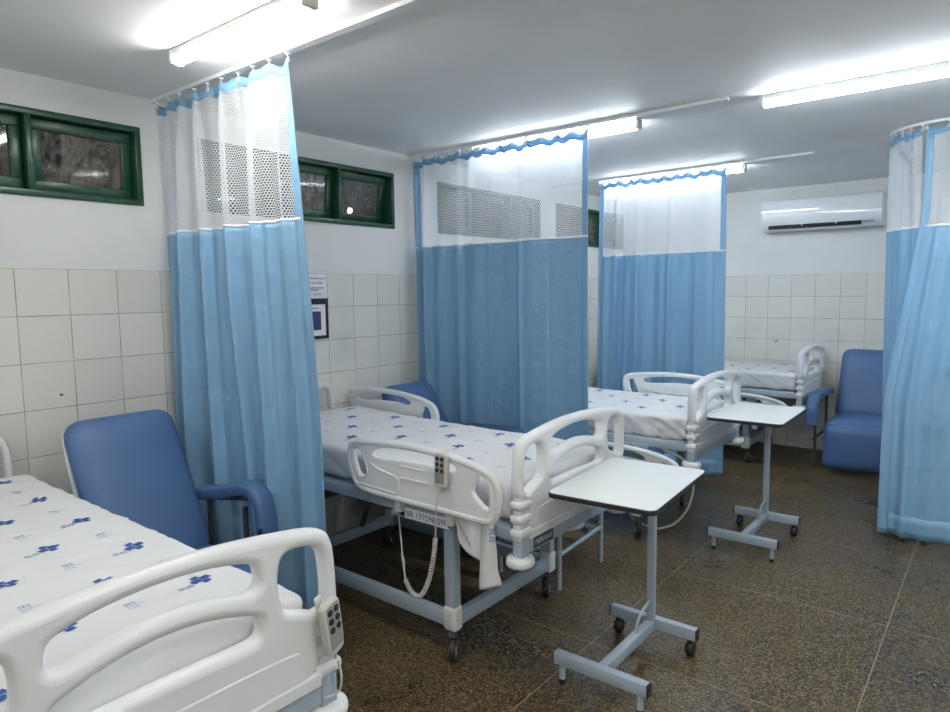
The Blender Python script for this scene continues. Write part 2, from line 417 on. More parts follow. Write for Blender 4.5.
def curtain(name, path, zseam, zbot, nh, fold, label, shift=None, group='blue and white bed curtains', ztop=None, sh_top=None, edges=(1, 1)):
    """path: plan polyline at the top. fold(q, t): sideways offset, q = 0..1 across, t = 0 top .. 1 bottom.
    shift(q, t): plan displacement vector."""
    ztop = ztop or H - .034
    f, L = path_fn(path); cx, n0 = f(L / 2)
    r = empty(name, (path[0][0], path[0][1], 0), label=label, cat='curtain', group=group); org = Vector((path[0][0], path[0][1], 0))
    HB = .042; nu = max(140, int(L * 190))
    def pos(q, z):
        t = (ztop - z) / (ztop - zbot); p_, n = f(q * L)
        # header dips between hooks
        hk = q * (nh - 1); dip = math.sin(PI * (hk % 1)) ** 2 * .013 * max(0, 1 - t * 5)
        if int(hk) % 3 == 2: dip *= 1.5
        top = .016 * math.sin(PI * hk) * math.exp(-t * 7)
        off = fold(q, t) * (1 - .75 * math.exp(-t * 16)) + top
        sh = shift(q, t) if shift else Vector((0, 0))
        return Vector((p_.x + n.x * off + sh.x, p_.y + n.y * off + sh.y, z - dip)) - org
    def strip(z0, z1, nz, m, nm, q0=0., q1=1., uv=False, push=0., thick=.0):
        bm = NB(); ul = bm.loops.layers.uv.new('UVMap'); a, b = int(q0 * nu), max(int(q1 * nu), int(q0 * nu) + 2)
        g = []; 
        # length along the cloth for the net pattern
        for i in range(a, b + 1):
            q = i / nu; colm = []
            for j in range(nz + 1):
                z = z0 + (z1 - z0) * j / nz; p_ = pos(q, z)
                if push: p_ = p_ + Vector((*(f(q * L)[1] * push), 0))
                colm.append(p_)
            g.append(colm)
        acc = [0.]
        for i in range(1, len(g)): acc.append(acc[-1] + (g[i][nz // 2] - g[i - 1][nz // 2]).length)
        V = [[bm.verts.new(p_) for p_ in c] for c in g]
        for i in range(len(g) - 1):
            for j in range(nz):
                fc = bm.faces.new((V[i][j], V[i + 1][j], V[i + 1][j + 1], V[i][j + 1]))
                for l, (ii, jj) in zip(fc.loops, ((i, j), (i + 1, j), (i + 1, j + 1), (i, j + 1))): l[ul].uv = (acc[ii], z0 + (z1 - z0) * jj / nz)
        o = finish(bm, nm, m, r, angle=180)
        if thick:
            md = o.modifiers.new('thickness', 'SOLIDIFY'); md.thickness = thick; md.offset = 0
        return o
    strip(ztop - HB, zseam, 16, M['net'], 'netting')
    strip(ztop, ztop - HB, 2, M['curtain'], 'header_tape', thick=.003)
    strip(zseam, zbot, 60, M['curtain'], 'blue_panel', thick=.003)
    strip(zseam + .007, zseam - .005, 2, M['net_hem'], 'seam_band', thick=.005)
    e = .04 / L
    if edges[0]: strip(ztop - HB, zbot, 60, M['curtain'], 'side_hem', 0, e, push=0., thick=.005)
    if edges[1]: strip(ztop - HB, zbot, 60, M['curtain'], 'side_hem', 1 - e, 1, push=0., thick=.005)
    strip(zbot + .13, zbot, 3, M['curtain'], 'bottom_hem', thick=.0045)
    hook = None
    for i in range(nh):
        q = i / (nh - 1); p_ = pos(q, ztop - .012)
        if hook is None:
            bm = NB(); box(bm, (-.006, -.010, .022), (.006, .010, .029), .002); tube(bm, [(0, 0, .024), (0, 0, .018), (.004, 0, .012), (.006, 0, .0), (0, 0, -.008), (-.006, 0, .0)], .0028, 6)
            cyl(bm, (0, -.004, .0), (0, .004, .0), .009, 12)
            hook = finish(bm, 'hook', M['plastic'], r); hk = hook
        else:
            hk = hook.copy(); COL.objects.link(hk); hk.parent = r
        hk.location = p_
    return r
M['net_hem'] = mat('white seam tape', (.8, .82, .86), .7)

def wav(q, comps): return sum(a * math.sin(2 * PI * f_ * q + ph) for a, f_, ph in comps)
def sharp(x): return math.copysign(abs(math.sin(x)) ** .6, math.sin(x))
# curtain 1: gathered, deep uneven folds
def f1(q, t):
    # broad panels broken by narrow deep pleats, closer together near the wall
    v = 0.
    for c, w_, a in ((.04, .016, .045), (.10, .014, -.05), (.17, .018, .055), (.235, .012, -.07), (.30, .016, .05), (.37, .011, -.065), (.47, .016, .03), (.57, .012, -.055), (.66, .014, .03), (.75, .012, -.05), (.84, .02, .035), (.93, .012, -.045)):
        v += a * math.exp(-((q + .035 * t * math.sin(9 * c) - c) / (w_ * (1 + .6 * t))) ** 2)
    return v * (.75 + .6 * t) + .016 * math.sin(2 * PI * 3.3 * q + 1.5 * t) * (.5 + t) + .004 * math.sin(2 * PI * 13 * q + 4 * t)
def s1(q, t): return Vector(((q - .35) * .16 * t + .02 * math.sin(6 * t + 5 * q) * t, .055 * t))
curtain('privacy_curtain', [(.03, 1.67), (1.085, 1.67)], 1.850, .05, 10, f1, 'gathered blue and white net curtain beside the nearest recliner', s1, edges=(0, 1))
# curtain 2: almost stretched, shallow folds
def f2(q, t):
    return .019 * sharp(2 * PI * 3.6 * q ** .8) * (.5 + .6 * t) - .03 * math.exp(-((q - .30) / .012) ** 2) - .025 * math.exp(-((q - .66) / .012) ** 2) - .045 * math.exp(-((q - .09) / .02) ** 2) + .014 * math.sin(2 * PI * 9.3 * q + 1.2 * t) * (1 - q) ** 1.2 + .006 * math.sin(2 * PI * 2.3 * q + 1)
curtain('privacy_curtain', [(.01, 3.50), (1.40, 3.50)], 1.865, .08, 14, f2, 'nearly flat blue and white curtain behind the second bed', lambda q, t: Vector((.02 * t * q, 0)))
def f3(q, t):
    return -.05 * math.exp(-((q - .17) / .014) ** 2) - .04 * math.exp(-((q - .36) / .02) ** 2) - .03 * math.exp(-((q - .6) / .02) ** 2) + .024 * sharp(2 * PI * 4.1 * q ** .85 + 1) * (.45 + .55 * t) + .012 * math.sin(2 * PI * 11 * q + 1.2 * t) * (1 - q) + .008 * math.sin(2 * PI * 2.1 * q)
curtain('privacy_curtain', [(.50, 5.325), (1.60, 5.295)], 1.845, .05, 12, f3, 'farthest blue and white curtain, behind the third bed', lambda q, t: Vector((.02 * t * q - .04 * t * (1 - q), 0)))
# right-hand curtains on a track that turns the corner
arc = [(2.72, 6.7), (2.72, 5.07)] + [(2.72 + .30 * (1 - math.cos(a)), 5.07 - .30 * math.sin(a)) for a in [PI / 2 * i / 10 for i in range(1, 11)]] + [(4.6, 4.77)]
track([(x, y, TRK) for x, y in arc], 'white track bending round the corner at the right of the picture')
pa = [(2.72, 5.9), (2.72, 5.07)] + arc[2:7] + [(2.90, 4.79)]
def f4(q, t): return .016 * sharp(2 * PI * 13 * q) * (.6 + .4 * t) + .01 * math.sin(2 * PI * 5 * q + 2 * t)
curtain('privacy_curtain', pa, 1.90, .035, 17, f4, 'blue and white curtain around the corner, left of the overlapping one at far right', lambda q, t: Vector((.03 * t, .06 * t)), edges=(1, 0))
pb = [(2.925, 4.755), (4.5, 4.755)]
def f5(q, t): return .020 * math.sin(2 * PI * 5.5 * q + .8 * t) * (.4 + .8 * t) + .006 * math.sin(2 * PI * 17 * q ** .9 + 3 * t) + .018 * math.sin(2 * PI * 2.7 * q + 5 * t) * t - .03 * math.exp(-((q - .055) / .012) ** 2) * min(1, 3 * t)
def s5(q, t): return Vector((-.15 * min(1, max(0, (t - .20) / .45)) * max(0, 1 - q * 5), -.05 * t - .015))
curtain('privacy_curtain', pb, 1.90, .035, 16, f5, 'blue and white curtain at the right picture edge, lapping over its neighbour', s5, edges=(1, 1))

# ------------------------------------------------------------------ hospital bed
# footboard outline, right half (u, z) from top centre clockwise
half = [(0, 1.034), (.10, 1.033), (.20, 1.025), (.29, 1.014), (.36, 1.004), (.405, .99), (.424, .965), (.433, .92), (.437, .85), (.439, .765), (.380, .758), (.374, .60), (0, .60)]
def sym(h): return h + [(-u, z) for u, z in h[::-1] if u > 1e-6]
def board_mesh(scale=1.):
    out = smooth2([(u * scale, z) for u, z in sym(half)[:]], 2)
    def S_(l): return smooth2([(u * scale, z) for u, z in l], 3)
    up = S_([(-.215, .955), (-.215, .893), (-.10, .922), (0, .930), (.10, .922), (.215, .893), (.215, .955), (.19, .974), (.10, .992), (0, .998), (-.10, .992), (-.19, .974)])
    lo = S_([(-.215, .835), (-.215, .790), (-.17, .786), (0, .792), (.17, .786), (.215, .790), (.215, .835), (.20, .848), (.10, .878), (0, .888), (-.10, .878), (-.20, .848)])
    rt = S_([(.275, .845), (.265, .90), (.275, .962), (.31, .968), (.36, .962), (.392, .94), (.400, .88), (.402, .80), (.385, .782), (.35, .80), (.285, .825)])
    lt = [(-u, z) for u, z in rt[::-1]]
    me = plate(out, [up, lo, rt, lt], .050, .020, 4); bm = NB()
    T = Matrix(((0, 0, 1, 0), (1, 0, 0, 0), (0, 1, 0, 0), (0, 0, 0, 1)))  # plate (x,y,z) -> (z, x, y)
    add_mesh(bm, me, T)
    # raised lower field with rounded upper corners, and the drip edge under it
    me = plate(smooth2([(-.33 * scale, .612), (.33 * scale, .612), (.33 * scale, .66), (.325 * scale, .70), (.30 * scale, .725), (-.30 * scale, .725), (-.325 * scale, .70), (-.33 * scale, .66)], 2), [], .0555, .004, 2); add_mesh(bm, me, T)
    me = plate([(-.372 * scale, .602), (.372 * scale, .602), (.372 * scale, .640), (-.372 * scale, .640)], [], .062, .006, 2); add_mesh(bm, me, T)
    # ribbed corner columns
    for s in (-1, 1):
        u = .399 * scale * s
        box(bm, (-.020, u - .032, .60), (.020, u + .032, .79), .012, 3)
        for z in (.742, .688, .634): box(bm, (-.030, u - .040, z - .018), (.030, u + .042, z + .018), .015, 4)
    return bm
def rot_board(o): return o
RO = smooth2([(1.015, .80), (1.018, .869), (1.05, .893), (1.119, .905), (1.25, .918), (1.382, .924), (1.572, .917), (1.70, .903), (1.80, .882), (1.86, .855), (1.885, .82), (1.888, .75), (1.87, .68), (1.846, .655), (1.805, .652), (1.612, .655), (1.336, .655), (1.109, .66), (1.06, .685), (1.03, .74)], 1)
RL = smooth2([(1.052, .852), (1.075, .868), (1.105, .866), (1.12, .845), (1.158, .765), (1.145, .735), (1.11, .722), (1.085, .738), (1.062, .79)], 2)
RS = smooth2([(1.185, .838), (1.19, .865), (1.25, .880), (1.35, .889), (1.45, .890), (1.56, .886), (1.645, .872), (1.672, .85), (1.65, .835), (1.55, .848), (1.40, .846), (1.25, .832)], 2)
RR = smooth2([(1.765, .858), (1.81, .850), (1.838, .82), (1.845, .76), (1.838, .708), (1.80, .716), (1.738, .765), (1.748, .80), (1.762, .825)], 2)
def rail_mesh():
    bm = NB(); T = Matrix(((1, 0, 0, 0), (0, 0, -1, 0), (0, 1, 0, 0), (0, 0, 0, 1)))
    add_mesh(bm, plate(RO, [RL, RS, RR], .022, .008, 2), T)
    cx, cz = 1.45, .785
    ins = [(cx + (x - cx) * .965, 0, cz + (z - cz) * .88) for x, z in RO]
    tube(bm, ins, .0165, 10, closed=True)
    tube(bm, [(x, 0, z) for x, z in RR], .0125, 8, closed=True); tube(bm, [(x, 0, z) for x, z in RL], .0125, 8, closed=True)
    # moulded relief in the panel, both faces
    for s in (-1, 1):
        box(bm, (1.36, s * .012 - .004, .762), (1.52, s * .012 + .004, .772), .004)
        box(bm, (1.36, s * .012 - .004, .815), (1.50, s * .012 + .004, .821), .003)
        tube(bm, [(x, s * .010, z) for x, z in ((1.09, .70), (1.33, .69), (1.35, .71), (1.35, .755), (1.33, .765), (1.22, .785), (1.18, .80))], .006, 6)
    return bm
def caster(parent, x, y, rz):
    c = empty('caster', (x, y, 0), rz); c.parent = parent
    bm = NB(); cyl(bm, (0, 0, .105), (0, 0, .125), .024, 16); box(bm, (-.055, -.017, .103), (.022, .017, .116), .008)
    for s in (-1, 1): box(bm, (-.055, s * .018 - .003, .040), (-.015, s * .018 + .003, .095), .003)
    finish(bm, 'caster_fork', M['dark'], c)
    bm = NB(); cyl(bm, (-.042, -.014, .05), (-.042, .014, .05), .05, 28, bev=.007); finish(bm, 'wheel', M['black'], c)
    bm = NB(); cyl(bm, (-.042, -.017, .05), (-.042, .017, .05), .022, 18, bev=.002); finish(bm, 'hub', M['remote'], c)
def hospital_bed(cy, F, dz, label, rails, hy=0.):
    r = empty('hospital_bed', (0, cy, 0), label=label, cat='bed', group='white hospital beds')
    # footboard and headboard
    fb = finish(board_mesh(), 'footboard', M['plastic'], r, loc=(F, 0, dz), angle=35)
    hb = finish(board_mesh(.68), 'headboard', M['plastic'], r, loc=(.055, hy, dz), angle=35)
    for b, sc, xo in ((fb, 1, 0), (hb, .68, 0)):
        for s in (-1, 1):
            bm = NB(); cyl(bm, (xo, s * .403 * sc, .500), (xo, s * .403 * sc, .540), .056, 32, bev=.015); finish(bm, 'bumper', M['plastic'], b)
    for x, sc, nm, ho in ((F, 1., 'foot_crossbar', 0), (.055, .68, 'head_crossbar', hy)):
        bm = NB(); box(bm, (x - .018, ho - .405 * sc, .545 + dz), (x + .018, ho + .405 * sc, .598 + dz), .004)
        for s in (-1, 1): box(bm, (x - .022, ho + s * .400 * sc - .024, .535 + dz), (x + .022, ho + s * .400 * sc + .024, .625 + dz), .004)
        o = finish(bm, nm, M['steel'], r)
    # deck
    bm = NB()
    for s in (-1, 1): box(bm, (.075, s * .40 - .02, .598 + dz), (F - .02, s * .40 + .02, .645 + dz), .004)
    for x in (.1, .62, 1.25, F - .06): box(bm, (x - .02, -.39, .600 + dz), (x + .02, .39, .640 + dz))
    box(bm, (.08, -.40, .636 + dz), (F - .045, .40, .652 + dz), .003); finish(bm, 'deck_frame', M['steel'], r)
    # posts, lower frame, caps, castors
    PX = (.42, 1.56)
    for x in PX:
        for s in (-1, 1):
            bm = NB(); box(bm, (x - .027, s * .375 - .022, .15), (x + .027, s * .375 + .022, .600 + dz), .003); finish(bm, 'leg', M['steel'], r)
            bm = NB(); box(bm, (x - .034, s * .375 - .03, .118), (x + .034, s * .375 + .03, .225), .014, 3); finish(bm, 'corner_cap', M['plastic2'], r)
            caster(r, x, s * .375, 2.2 if s < 0 else 2.0)
    for s in (-1, 1):
        bm = NB(); box(bm, (PX[0], s * .375 - .018, .130), (PX[1], s * .375 + .018, .192), .003); finish(bm, 'side_beam', M['steel'], r)
    for x in PX:
        bm = NB(); box(bm, (x - .018, -.36, .128), (x + .018, .36, .188), .003); finish(bm, 'cross_beam', M['steel'], r)
    # lifting gear under the deck
    bm = NB(); box(bm, (.65, -.06, .47), (.95, .06, .57), .01); box(bm, (1.12, .08, .44), (1.30, .2, .58), .01); cyl(bm, (.9, 0, .50), (1.5, 0, .43), .022); cyl(bm, (.6, .1, .55), (.46, .1, .2), .016)
    box(bm, (.4, -.37, .42), (.44, .37, .46)); box(bm, (.98, -.37, .545), (1.02, .37, .585)); finish(bm, 'lifting_motor', M['dark'], r)
    base = None
    for x, y, z, mech in rails:
        rl = finish(rail_mesh(), 'side_rail', M['plastic'], r, angle=30, loc=(x, y, z))
        s = 1 if y > 0 else -1
        bm = NB(); yy = -s * .03
        for xx in (1.31, 1.605):
            box(bm, (xx - .02, yy - .018, .60), (xx + .02, yy + .018, .70), .005)
        finish(bm, 'rail_bracket', M['plastic2'], rl)
    return r
beds = {}
b1 = hospital_bed(.612, 2.03, -.022, 'hospital bed closest to the viewer, its white footboard filling the lower left', [], .03)
b2 = hospital_bed(2.435, 1.93, 0, 'second hospital bed, raised near side rail with a handset hooked on it', [(.0, -.46, 0, 0), (-1.11, .43, .035, 0)], -.06)
b3 = hospital_bed(4.235, 1.92, -.01, 'third hospital bed, behind the nearer overbed table and before the farthest curtain', [(0., -.485, -.325, 0), (.04, .45, .02, 0)])
b4 = hospital_bed(6.495, 2.0, .012, 'farthest hospital bed, against the tiled back wall under the air conditioner', [(.05, -.485, -.285, 0)])

# gear plate of the lowered rails on beds three and four
for b in (b3, b4):
    bm = NB(); box(bm, (1.28, -.435, .545), (1.66, -.415, .598), .004)
    for x in (1.36, 1.56): cyl(bm, (x, -.44, .572), (x, -.452, .572), .024, 18)
    finish(bm, 'rail_hinge_plate', M['steel_d'], b)
    for x in (1.36, 1.56):
        bm = NB(); cyl(bm, (x, -.450, .572), (x, -.457, .572), .015, 16); finish(bm, 'hinge_knob', M['black'], b)
# maker's plate on the frame of bed two, number strip under its rail
bm = NB(); box(bm, (1.948, -.339, .553), (1.951, -.200, .597)); lp = finish(bm, 'maker_plate', M['dark'], b2, smooth=False)
def letters(bm, s, size, T, wmax=None):
    vs, fs = text2d(s, size)
    k_ = 1. if not wmax else wmax / max(v[0] for v in vs)
    V = [bm.verts.new(T @ Vector((x * k_, y, 0))) for x, y in vs]
    for f in fs:
        try: bm.faces.new([V[i] for i in f])
        except ValueError: pass
def frame_m(o, ex, ey):
    ex, ey = Vector(ex), Vector(ey); ez = ex.cross(ey); return Matrix(((ex.x, ey.x, ez.x, o[0]), (ex.y, ey.y, ez.y, o[1]), (ex.z, ey.z, ez.z, o[2]), (0, 0, 0, 1)))
bm = NB(); letters(bm, 'MERIVAX', .03, frame_m((1.9515, -.332, .566), (0, 1, 0), (0, 0, 1)), .125); finish(bm, 'plate_lettering', M['plastic2'], lp, smooth=False)
bm = NB(); box(bm, (1.335, -.424, .575), (1.585, -.421, .618)); st = finish(bm, 'number_strip', M['paper'], b2, smooth=False)
bm = NB(); letters(bm, 'BR 197098 09N', .040, frame_m((1.342, -.4245, .583), (1, 0, 0), (0, 0, 1)), .245); finish(bm, 'strip_lettering', M['ink3'], st, smooth=False)

# ------------------------------------------------------------------ mattresses with printed sheets
def cross_shapes(s):
    g = s * .035; a = s * .5; w = s * .19
    return [[(-a, -w), (-g - w * 0, -w), (-g, w), (-a, w)], [(g, -w), (a, -w), (a, w), (g, w)], [(-w, w + g), (w, w + g), (w, a), (-w, a)], [(-w, -a), (w, -a), (w, -w - g), (-w, -w - g)]]
def mattress(cy, x0, x1, zt, label, seed, wr=1., tail=False, side=1., head=0.):
    r = empty('mattress', ((x0 + x1) / 2, cy, 0), label=label, cat='mattress', group='printed sheet mattresses'); ox = (x0 + x1) / 2
    hw = .405; zb = zt - .145; R = .027; hx = (x1 - x0) / 2
    def disp(p_):
        c1, c2 = p_.x * .90 - p_.y * .43, p_.x * .43 + p_.y * .90
        q = Vector((c1 * 13 + seed, c2 * 2.4, p_.z * 4)); a = noise.noise(q)
        q2 = Vector((p_.x * 22 + p_.y * 9 + seed, p_.y * 5 + p_.z * 14, seed)); b = noise.noise(q2)
        q3 = Vector(((p_.x + p_.z * 1.6) * 24 + seed * 2, p_.y * 3, p_.z * 5)); c = noise.noise(q3)
        ridge = max(0, 1 - abs(noise.noise(Vector((c1 * 8 + seed * 3, c2 * 1.5, p_.z * 3)))) * 7)
        top = p_.z > zt - .02
        return wr * ((.0042 * a + .0012 * b + .0042 * ridge) if top else side * (.006 * a + .007 * c + .004 * ridge))
    def surf(p_):
        inner = Vector((max(-hx + R, min(hx - R, p_.x)), max(-hw + R, min(hw - R, p_.y)), max(zb + R, min(zt - R, p_.z))))
        d = p_ - inner
        n = d.normalized() if d.length > 1e-9 else Vector((0, 0, 1))
        c = inner + n * R
        q = c + n * disp(c)
        u = max(0, min(1, (-hx + .85 - q.x) / .85)); q.z += head * u * u * (3 - 2 * u) * max(0, (q.z - zb) / (zt - zb))
        return q, n
    bm = NB(); st = .016
    def face(o, a, b, na, nb_):
        V = [[bm.verts.new(surf(o + a * (i / na) + b * (j / nb_))[0]) for j in range(nb_ + 1)] for i in range(na + 1)]
        for i in range(na):
            for j in range(nb_): bm.faces.new((V[i][j], V[i + 1][j], V[i + 1][j + 1], V[i][j + 1]))
    X, Y, Zz = Vector((2 * hx, 0, 0)), Vector((0, 2 * hw, 0)), Vector((0, 0, zt - zb)); o = Vector((-hx, -hw, zb))
    nx_, ny_, nz_ = int(2 * hx / st), int(2 * hw / st), 12
    face(o + Zz, X, Y, nx_, ny_); face(o, Y, X, ny_, nx_); face(o, X, Zz, nx_, nz_); face(o + Y, Zz, X, nz_, nx_); face(o, Zz, Y, nz_, ny_); face(o + X, Y, Zz, ny_, nz_)
    bmesh.ops.remove_doubles(bm, verts=bm.verts[:], dist=.0015); bmesh.ops.recalc_face_normals(bm, faces=bm.faces[:])
    # printed marks follow the cloth: (a, b) = right, up in print space
    def put(verts, faces, org, ea, eb, mi):
        pts = []
        for a, b in verts:
            p_ = org + ea * a + eb * b
            if ea.y and eb.x and (abs(p_.x) > hx - .03 or abs(p_.y) > hw - .03): return
            if eb.z and (abs(p_.y) > hw - .04 or p_.z > zt - .03 or p_.z < zb + .02): return
            s, n = surf(p_); pts.append(bm.verts.new(s + n * .0016))
        for f in faces:
            try: bm.faces.new([pts[i] for i in f]).material_index = mi
            except ValueError: pass
    def sub(poly):   # split a quad in 3x3 so it follows the wrinkles
        a, b, c, d = poly; N = 3; vs = []; fs = []
        for i in range(N + 1):
            for j in range(N + 1):
                u, v = i / N, j / N
                vs.append(tuple((a[k] * (1 - u) + b[k] * u) * (1 - v) + (d[k] * (1 - u) + c[k] * u) * v for k in (0, 1)))
        for i in range(N):
            for j in range(N): q = i * (N + 1) + j; fs.append((q, q + N + 1, q + N + 2, q + 1))
        return vs, fs
    def sus(org, ea, eb):
        ro = .35; cr = math.cos(ro); sr = math.sin(ro)
        for sh in cross_shapes(.058):
            vs, fs = sub([(x * cr - y * sr, x * sr + y * cr) for x, y in sh]); put(vs, fs, org, ea, eb, 1)
        vs, fs = text2d('SUS', .024); put([(x - .070, y - .030) for x, y in vs], fs, org, ea, eb, 1)
    def ses(org, ea, eb):
        vs, fs = text2d('SES', .020); put([(x - .03, y) for x, y in vs], fs, org, ea, eb, 1)
        vs, fs = text2d('Estado da', .011); put([(x - .03, y - .014) for x, y in vs], fs, org, ea, eb, 2)
        vs, fs = text2d('Saúde', .011); put([(x - .03, y - .028) for x, y in vs], fs, org, ea, eb, 2)
    Yv, Xn = Vector((0, 1, 0)), Vector((-1, 0, 0))
    i = 0; xx = -hx + .09
    while xx < hx:
        for j in range(-4, 3):
            (sus if (i + j) % 2 else ses)(Vector((xx, j * .165 + .12, zt)), Yv, Xn)
        xx += .19; i += 1
    for j in range(-3, 4):
        (sus if (i + j) % 2 else ses)(Vector((hx, j * .185 + .02, zt - .095)), Vector((0, 1, 0)), Vector((0, 0, 1)))
    for k_ in range(9):
        (sus if k_ % 2 else ses)(Vector((-hx + .12 + k_ * .2, -hw, zt - .095)), Vector((1, 0, 0)), Vector((0, 0, 1)))
    finish(bm, 'fitted_sheet', [M['sheet'], M['ink'], M['ink2']], r, angle=60)
    return r
mattress(.59, .09, 1.995, .797, 'mattress on the closest bed, sheet printed with blue crosses, lower left', 3.1, 1.15)
m2 = mattress(2.44, .09, 1.885, .812, 'mattress on the second bed, printed sheet with its corner hanging loose', 8.4, 1., head=.022)
mattress(4.24, .09, 1.875, .785, 'mattress on the third bed, sheet pulled in slanting creases along its side', 15.2, 1., side=2.2, head=.085)
mattress(6.50, .09, 1.955, .818, 'mattress on the farthest bed, printed sheet beside the tiled back wall', 21.7, 1., side=1.5)

# loose sheet corner hanging from bed two
def cloth_part(name, rows, parent, thick=.003, org=Vector((0, 0, 0)), mats=None):
    bm = NB(); V = [[bm.verts.new(Vector(p_) - org) for p_ in row] for row in rows]
    for i in range(len(V) - 1):
        for j in range(len(V[0]) - 1): bm.faces.new((V[i][j], V[i + 1][j], V[i + 1][j + 1], V[i][j + 1]))
    o = finish(bm, name, mats or M['sheet'], parent, angle=180); md = o.modifiers.new('thickness', 'SOLIDIFY'); md.thickness = thick; md.offset = 0
    return o
O2 = Vector(m2.location)
rows = []
for i in range(13):            # broad flap
    t_ = i / 12; row = []
    for j in range(13):
        s_ = j / 12
        x = 1.60 + .20 * s_ + .03 * t_; zlow = .655 - (.10 + .07 * min(1, s_ * 1.4)) * (1 if s_ > .1 else s_ * 10)
        row.append((x, 1.993 + .012 * math.sin(7 * s_ + 2 * t_), .665 + (zlow - .665) * t_))
    rows.append(row)
cloth_part('sheet_flap', rows, m2, org=O2)
rows = []
for i in range(25):            # narrow tail with a frilled end
    t_ = i / 24; row = []
    w = .075 + .01 * math.sin(3 * t_) + (.02 if t_ > .8 else 0) * (t_ - .8) * 5
    for j in range(9):
        s_ = j / 8
        row.append((1.775 + w * s_ - .012 * math.sin(2 * t_) + .01 * t_, 1.978 + .014 * math.sin(4.5 * s_ + 3 * t_ + .5), .70 + (.385 + .035 * s_ - .70) * t_))
    rows.append(row)
cloth_part('sheet_tail', rows, m2, org=O2)
bm = NB(); letters(bm, 'SUS', .036, frame_m((1.838, 1.957, .655), (0, 0, -1), (1, 0, 0))); 
for v in bm.verts: v.co -= O2
finish(bm, 'tail_print', M['ink'], m2, smooth=False)
bm = NB(); letters(bm, 'Estado da Saúde', .018, frame_m((1.655, 1.976, .64), (.6, 0, -.8), (.8, 0, .6)));
for v in bm.verts: v.co -= O2
finish(bm, 'flap_print', M['ink3'], m2, smooth=False)

# ------------------------------------------------------------------ hand controls
def remote(name, loc, rot, label, s=1.):
    r = empty(name, loc, label=label, cat='remote control'); r.scale = (.92, .92, .92); r.rotation_euler = (Matrix.Rotation(rot[1], 3, 'Z') @ Matrix.Rotation(PI / 2, 3, 'X') @ Matrix.Rotation(rot[0], 3, 'Z')).to_euler()
    bm = NB(); me = plate(smooth2([(-.026, -.078), (.026, -.078), (.034, -.06), (.036, .05), (.034, .078), (-.034, .078), (-.036, .05), (-.034, -.06)], 2), [], .026, .007, 3)
    add_mesh(bm, me, Matrix.Identity(4)); finish(bm, 'handset_body', M['remote'], r)
    bm = NB(); box(bm, (-.026, -.058, .0125), (.026, .068, .0145), .001); kp = finish(bm, 'keypad', M['remote_p'], r)
    for i in (-1, 1):
        for j in range(3):
            bm = NB(); cyl(bm, (i * .0135, .052 - j * .026, .014), (i * .0135, .052 - j * .026, .0185), .0095, 16, bev=.002); finish(bm, 'button', M['black'], r)
    bm = NB(); box(bm, (-.012, .030, -.030), (.012, .045, -.012), .003); box(bm, (-.012, .030, -.034), (.012, .085, -.028), .002); finish(bm, 'hanging_clip', M['plastic2'], r)
    bm = NB(); cyl(bm, (0, -.076, 0), (0, -.10, 0), .006, 10, r2=.004); finish(bm, 'cord_grip', M['remote'], r)
    return r
remote('bed_remote', (1.612, 1.945, .845), (-.04, 0), 'grey six-button handset hooked on the raised rail of the second bed')
remote('bed_remote', (2.080, 1.000, .735), (.17, PI / 2 + .25), 'grey six-button handset hung on the closest footboard')
# coiled cord of the second bed's handset
def coil(P, r0, turns, n=900):
    P = [Vector(p_) for p_ in P]
    def cr(t_):
        t_ *= len(P) - 1; i = min(int(t_), len(P) - 2); u = t_ - i
        a, b, c, d = P[max(i - 1, 0)], P[i], P[i + 1], P[min(i + 2, len(P) - 1)]
        return .5 * ((2 * b) + (-a + c) * u + (2 * a - 5 * b + 4 * c - d) * u * u + (-a + 3 * b - 3 * c + d) * u ** 3)
    if not r0: return [cr(i / 60) for i in range(61)]
    out = []
    for i in range(n):
        t_ = i / (n - 1); p_ = cr(t_); d = (cr(min(1, t_ + .003)) - cr(max(0, t_ - .003))).normalized()
        u = d.cross(Vector((0, 1, 0))).normalized(); w = d.cross(u); a = turns * 2 * PI * t_
        out.append(p_ + (u * math.cos(a) + w * math.sin(a)) * r0)
    return out
cd = empty('handset_cord', (1.55, 1.96, 0), label='grey coiled cord looping below the second bed from its handset', cat='cord'); CO = Vector((1.55, 1.96, 0))
bm = NB(); tube(bm, [p_ - CO for p_ in coil([(1.592, 1.945, .745), (1.585, 1.94, .70), (1.575, 1.945, .64), (1.57, 1.95, .60), (1.562, 1.955, .55)], 0, 0)], .003, 6); finish(bm, 'straight_lead', M['remote'], cd)
bm = NB(); tube(bm, [p_ - CO for p_ in coil([(1.562, 1.955, .55), (1.55, 1.955, .47), (1.52, 1.955, .36), (1.47, 1.96, .28), (1.41, 1.97, .27), (1.36, 1.98, .31)], .008, 46)], .003, 5); finish(bm, 'coiled_lead', M['remote'], cd)
bm = NB(); tube(bm, [p_ - CO for p_ in coil([(1.36, 1.98, .31), (1.33, 2.0, .36), (1.30, 2.02, .40), (1.335, 2.0, .38), (1.33, 2.0, .345), (1.28, 2.04, .44), (1.22, 2.08, .60)], 0, 0)], .0035, 6); finish(bm, 'upper_lead', M['remote'], cd)
# short lead below the handset on bed one
bm = NB(); tube(bm, coil([(2.080, 1.018, .638), (2.086, 1.022, .60), (2.083, 1.02, .565), (2.070, 1.01, .548), (2.058, .99, .545)], 0, 0), .003, 6)
tag(finish(bm, 'handset_cord', M['remote']), 'short plain grey lead below the handset on the closest footboard', 'cord')
